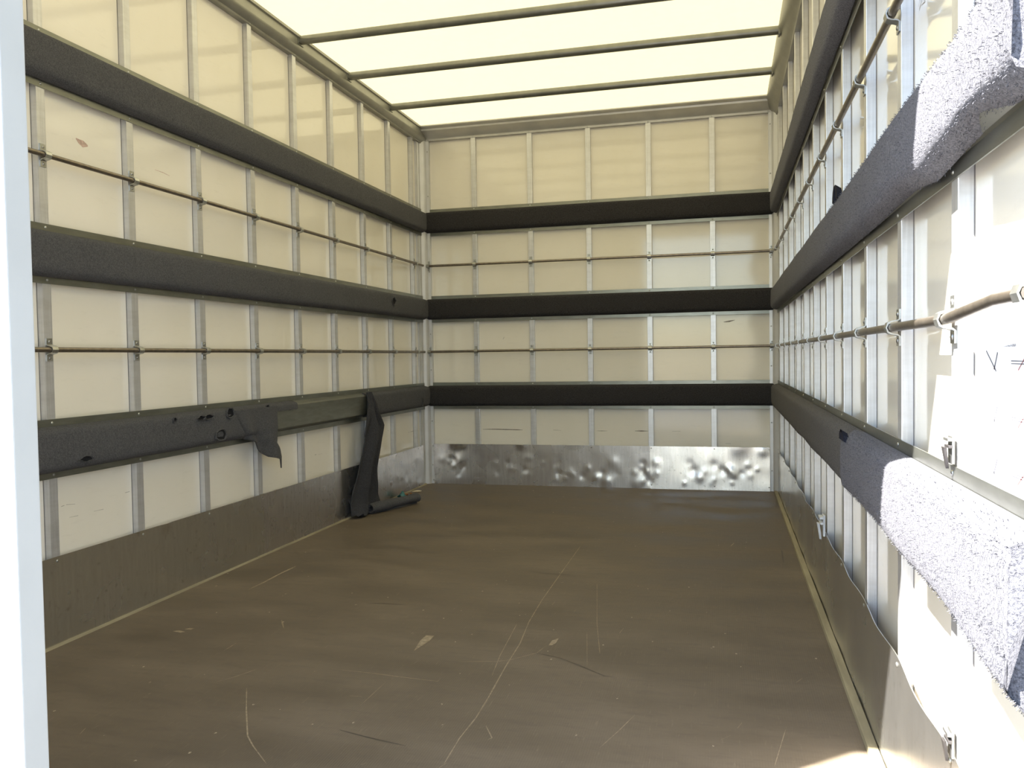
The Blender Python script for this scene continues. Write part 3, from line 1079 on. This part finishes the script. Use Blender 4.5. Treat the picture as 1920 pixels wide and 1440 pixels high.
# ================================================================== KICK PLATES
def kick_plate(side, s0, s1, label, dents, ripple, seed, top_wave=0.0, step=0.010, lean=0.0, mat='plate'):
    mb = MB()
    n = max(2, int((s1 - s0) / step))
    m = 24
    secs = []
    rows = []
    for k in range(n + 1):
        s = s0 + (s1 - s0) * k / n
        row = []
        for j in range(m + 1):
            z = PLATE_Z * j / m
            q = noise.noise(Vector((s * 2.6, z * 3.0, seed)))
            q2 = noise.noise(Vector((s * 11.0, z * 12.0, seed + 5)))
            d = 0.0045 + (0.0008 if lean else 0) + lean * (1 - z / PLATE_Z) + ripple * (0.6 * q + 0.25 * q2)
            for ds, dz, r, amp in dents:
                e = ((s - ds) ** 2 + (z - dz) ** 2) / (r * r)
                if e < 9:
                    d += 0.85 * amp * math.exp(-e)
            if side == 'right':
                # pulled tight at each stud, bulging between them
                ph = ((s - S0) / SP) % 1.0
                d += top_wave * (math.sin(math.pi * ph) ** 2) * (0.3 + 0.7 * j / m) * (0.6 + 0.5 * noise.noise(Vector((math.floor((s - S0) / SP) * 3.3, 2, 1))))
            zz = z
            if j == m and top_wave:
                zz += 0.004 * noise.noise(Vector((s * 5, 1, seed)))
            row.append(wmap(side, s, max(0.0005, d) if not lean else d, zz))
        rows.append(row)
    V = [p for r in rows for p in r]
    F = [(k * (m + 1) + j, k * (m + 1) + j + 1, (k + 1) * (m + 1) + j + 1, (k + 1) * (m + 1) + j) for k in range(n) for j in range(m)]
    nv = len(V)
    back = [wmap(side, s0 + (s1 - s0) * k / n, 0.0, PLATE_Z * j / m) for k in range(n + 1) for j in (0, m)]
    mb.add(V, F)
    # thin top edge so the sheet reads as metal with thickness
    edge = []
    for k in range(n + 1):
        p = V[k * (m + 1) + m]
        b = Vector(p)
        off = 0.0016
        if side == 'left':
            b.x -= off
        elif side == 'right':
            b.x += off
        else:
            b.y += off
        edge.append(b)
    tops = [V[k * (m + 1) + m] for k in range(n + 1)]
    mb.add(tops + edge, [(k, k + 1, n + 1 + k + 1, n + 1 + k) for k in range(n)])
    root = thing('kick_plate', label, 'kick plate', wmap(side, (s0 + s1) / 2, 0, 0), 'kick plates')
    sh = build('sheet', mb, mat, root, smooth=True, angle=60)
    ss = STUDS if side != 'back' else [0.055] + BSTUDS + [2.035]
    for s in ss:
        if s0 - 0.001 < s < s1 + 0.001:
            for z in ((PLATE_Z - 0.012,) if side != 'back' else (PLATE_Z - 0.012, 0.022)):
                link('rivet' if side != 'back' else 'screw', rivet_mesh if side != 'back' else screw_mesh, root, wmat(side, s, 0.0045 + lean * (1 - z / PLATE_Z), z))
    return root


random.seed(3)
bd = [(0.191, 0.250, 0.030, 0.010), (0.240, 0.247, 0.022, 0.006), (0.615, 0.250, 0.026, 0.009), (0.841, 0.075, 0.016, -0.0035), (0.985, 0.062, 0.018, -0.0035),
      (1.061, 0.057, 0.022, 0.004), (1.126, 0.037, 0.028, 0.005), (0.224, 0.148, 0.03, 0.003), (1.622, 0.109, 0.026, -0.004), (1.657, 0.07, 0.022, 0.004),
      (1.784, 0.112, 0.024, -0.004), (1.834, 0.106, 0.024, 0.004), (1.872, 0.246, 0.05, 0.006), (0.663, 0.168, 0.02, 0.003), (0.454, 0.132, 0.06, -0.003),
      (1.165, 0.150, 0.03, 0.003), (2.002, 0.226, 0.03, 0.005), (1.303, 0.031, 0.03, 0.003)]
bd += [(random.uniform(0.1, 2.0), random.uniform(0.03, 0.16), random.uniform(0.010, 0.024), random.choice((-1, 1)) * random.uniform(0.001, 0.0028)) for _ in range(60)]
kick_plate('back', 0.048, 1.392, 'dull dented kick plate at the foot of the back wall, left of two', bd, 0.0024, 1.0, step=0.007)
kick_plate('back', 1.378, 2.040, 'bright dented kick plate at the foot of the back wall, right of two', bd, 0.0024, 1.5, step=0.007, lean=0.010)
ld = [(2.50, 0.245, 0.022, 0.006)]
kick_plate('left', 1.905, 3.98, 'long dull grey kick plate at the foot of the left wall, nearer the door', ld, 0.0010, 2.0, mat='plate_dull')
ld = [(random.uniform(0.1, 0.6), random.uniform(0.02, 0.12), random.uniform(0.01, 0.02), random.choice((-1, 1)) * 0.002) for _ in range(16)]
kick_plate('left', 0.100, 1.925, 'silver kick plate at the foot of the left wall, behind the hanging carpet strip', ld, 0.0020, 3.0)
kick_plate('right', 0.100, 2.965, 'wavy-edged grey kick plate at the foot of the right wall, farther from the door', [], 0.0016, 4.0, top_wave=0.008, mat='plate_dull')
kick_plate('right', 2.950, 3.98, 'wavy-edged sunlit kick plate at the foot of the right wall, nearest the door', [], 0.0016, 5.0, top_wave=0.010, mat='plate_dull')

# ================================================================== SMALL THINGS
def clip(name, label, cat, side, s, z, mats, scale=1.0, group=None):
    """small folded clip hooked on the edge of a stud: two ears, a bar and a drop-shaped tongue"""
    root = thing(name, label, cat, wmap(side, s, 0, z - 0.02), group)
    k = scale
    def bx(nm, a, b, mat):
        mb = MB()
        lo, hi = wmap(side, s + a[0] * k, a[1] * k, z + a[2] * k), wmap(side, s + b[0] * k, b[1] * k, z + b[2] * k)
        mb.box(tuple(min(p, q) for p, q in zip(lo, hi)), tuple(max(p, q) for p, q in zip(lo, hi)))
        return build(nm, mb, mat, root, bevel=0.0008)
    bx('base', (-0.008, 0.0035, -0.020), (0.012, 0.0070, 0.016), mats[0])
    bx('cross_bar', (-0.008, 0.0070, 0.010), (0.016, 0.013, 0.014), mats[0])
    bx('cross_bar', (-0.006, 0.0070, 0.001), (0.016, 0.012, 0.005), mats[1])
    mb = MB()
    n = 10
    secs = []
    for i in range(n + 1):
        t = i / n
        w = (0.006 * (1 - t) ** 0.7 + 0.0008) * k
        c = (0.0145 - 0.004 * t) * k
        zz = z + (0.002 - 0.028 * t) * k
        secs.append([wmap(side, s + a * w + 0.004 * k, c + b * 0.0018 * k, zz) for a, b in ((-1, -1), (1, -1), (1, 1), (-1, 1))])
    mb.sweep(secs)
    build('tongue', mb, mats[1], root, smooth=True)


clip('metal_clip', 'small dark metal clip above the sunlit lowest rail of the right wall', 'clip', 'right', 3.655, 0.645, ('screw', 'clip_dark'), 1.0, 'clips on the right wall')
clip('metal_clip', 'small dark metal clip at the top edge of the sunlit kick plate', 'clip', 'right', 3.655, 0.262, ('screw', 'clip_dark'), 1.0, 'clips on the right wall')
clip('plastic_clip', 'small white plastic clip on a shaded stud of the right wall', 'clip', 'right', 2.262, 0.268, ('white_plastic', 'white_plastic'), 1.7, 'clips on the right wall')

# printed instruction sheet stuck to the last panel on the right
PX = SKR - 0.0006
mb = MB(); mb.box((PX, -3.915, 0.600), (SKR, -3.700, 0.812))
sticker = tag(build('instruction_sticker', mb, 'paper'), 'white printed instruction sticker on the sunlit right wall panel', 'sticker')
fc = bpy.data.curves.new('heading_text', 'FONT')
fc.body = "PRECONISATIONS D'ARRIMAGE INTERIEUR"
fc.size = 0.0075
fc.align_x = 'CENTER'
fo = bpy.data.objects.new('heading_text', fc)
COL.objects.link(fo)
dg = bpy.context.evaluated_depsgraph_get()
tm = bpy.data.meshes.new_from_object(fo.evaluated_get(dg))
bpy.data.objects.remove(fo)
wid = max(v.co.x for v in tm.vertices) - min(v.co.x for v in tm.vertices)
for v in tm.vertices:
    v.co.x *= 0.074 / wid
tm.materials.clear()
tm.materials.append(MT['ink'])
o = link('heading_text', tm, sticker)
# text reads along -Y when one faces +X
o.matrix_basis = Matrix(((0, 0, -1, PX - 0.0002), (-1, 0, 0, -3.782), (0, 1, 0, 0.7745), (0, 0, 0, 1)))


def mark(pts, w, mat):
    decal('printed_mark', pts, w, lambda a, b: (PX - 0.0002, -a, b), mat, sticker, taper=False)


for r in (0.0, -0.062, -0.124):
    mark([(3.714, 0.770 + r), (3.752, 0.746 + r)], 0.0020, 'ink')
    mark([(3.757, 0.768 + r), (3.750, 0.757 + r), (3.744, 0.748 + r)], 0.0030, 'ink')
    mark([(3.804, 0.7585 + r), (3.850, 0.7585 + r)], 0.0010, 'ink')
    mark([(3.804, 0.7555 + r), (3.850, 0.7555 + r)], 0.0010, 'ink')
    mark([(3.826, 0.748 + r), (3.862, 0.772 + r)], 0.0022, 'ink_red')

# wall scuffs
on_left = lambda s, z: (SKL + 0.0004, -s, z)
on_right = lambda s, z: (SKR - 0.0004, -s, z)
on_back = lambda s, z: (s, SKB - 0.0004, z)
decal('scuff', [(2.812, 1.419), (2.800, 1.413), (2.785, 1.409), (2.766, 1.408)], 0.018, on_left, 'scuff_red', wall_left)
decal('scuff', [(2.825, 1.414), (2.822, 1.413)], 0.004, on_left, 'scuff_red', wall_left)
decal('scuff', [(2.472, 1.402), (2.43, 1.401), (2.397, 1.397)], 0.004, on_left, 'scuff_red', wall_left)
for p, w in (([(2.657, 0.371), (2.636, 0.372)], 0.007), ([(2.911, 0.374), (2.900, 0.375)], 0.008), ([(2.893, 0.376), (2.86, 0.372)], 0.004),
             ([(2.790, 0.338), (2.75, 0.337)], 0.003), ([(2.883, 0.338), (2.850, 0.337)], 0.004), ([(1.431, 0.343), (1.415, 0.343)], 0.008),
             ([(1.40, 0.342), (1.359, 0.340)], 0.003), ([(0.286, 0.339), (0.262, 0.339)], 0.007), ([(0.255, 0.339), (0.190, 0.341)], 0.003), ([(0.587, 0.378), (0.578, 0.376)], 0.008)):
    decal('scuff', p, w, on_left, 'scuff', wall_left)
for p, w in (([(0.367, 0.334), (0.45, 0.335), (0.618, 0.332)], 0.006), ([(0.805, 0.333), (0.853, 0.330)], 0.005), ([(1.064, 0.329), (1.130, 0.329)], 0.003),
             ([(1.290, 0.330), (1.369, 0.330)], 0.006), ([(1.314, 0.338), (1.315, 0.330)], 0.003), ([(1.503, 0.330), (1.551, 0.330)], 0.004),
             ([(1.796, 0.950), (1.825, 0.953), (1.857, 0.960)], 0.010), ([(1.80, 0.262), (1.83, 0.262)], 0.005), ([(0.505, 0.88), (0.512, 0.893)], 0.006)):
    decal('scuff', p, w, on_back, 'scuff', wall_back)
for p in ([(3.349, 1.327), (3.362, 1.334), (3.356, 1.318), (3.378, 1.330)], [(3.372, 1.320), (3.395, 1.316), (3.386, 1.326), (3.414, 1.312)]):
    decal('scuff', p, 0.003, on_right, 'scuff', wall_right)

# litter by the left kick plate
rows = []
for i in range(7):
    row = []
    for j in range(9):
        u, v = j / 8, i / 6
        row.append(Vector((0.040 + 0.036 * v + 0.008 * math.sin(u * 7), -0.575 + 0.075 * u, 0.006 + 0.030 * math.sin(math.pi * v) * (0.5 + 0.5 * math.sin(u * 5)) + 0.004 * math.cos(u * 13 + v * 4))))
    rows.append(row)
tag(sheet('plastic_scrap', rows, 0.0012, 'teal', None), 'crumpled teal plastic scrap on the floor by the left kick plate', 'litter')
mb = MB()
a, b = Vector((0.050, -0.370, 0.006)), Vector((0.098, -0.345, 0.007))
mb.sweep([[p + Vector(q) * w for q in ((0, -1, 0), (0, 0, -1), (0, 1, 0), (0, 0, 1))] for p, w in ((a, 0.001), (a.lerp(b, 0.4), 0.005), (a.lerp(b, 0.8), 0.004), (b, 0.001))])
tag(build('wood_splinter', mb, 'splinter'), 'pale wood splinter on the floor near the back left corner', 'litter')
for k, (x, y, r, lab) in enumerate(((0.055, -0.475, 0.013, 'larger rust-brown crumb on the floor beside the teal scrap'),
                                    (0.062, -0.425, 0.008, 'smaller rust-brown crumb on the floor beside the wood splinter'))):
    mb = MB()
    secs = []
    for i in range(6):
        ph = -math.pi / 2 + math.pi * i / 5
        rr = r * max(0.05, math.cos(ph))
        secs.append([(x + rr * math.cos(t) * (1 + 0.3 * noise.noise(Vector((t * 2, ph * 2, k)))), y + rr * 1.5 * math.sin(t), 0.0005 + r * 0.5 * (1 + math.sin(ph)) ) for t in [2 * math.pi * q / 9 for q in range(9)]])
    mb.sweep(secs)
    tag(build('dirt_crumb', mb, 'leaf', smooth=True), lab, 'litter')
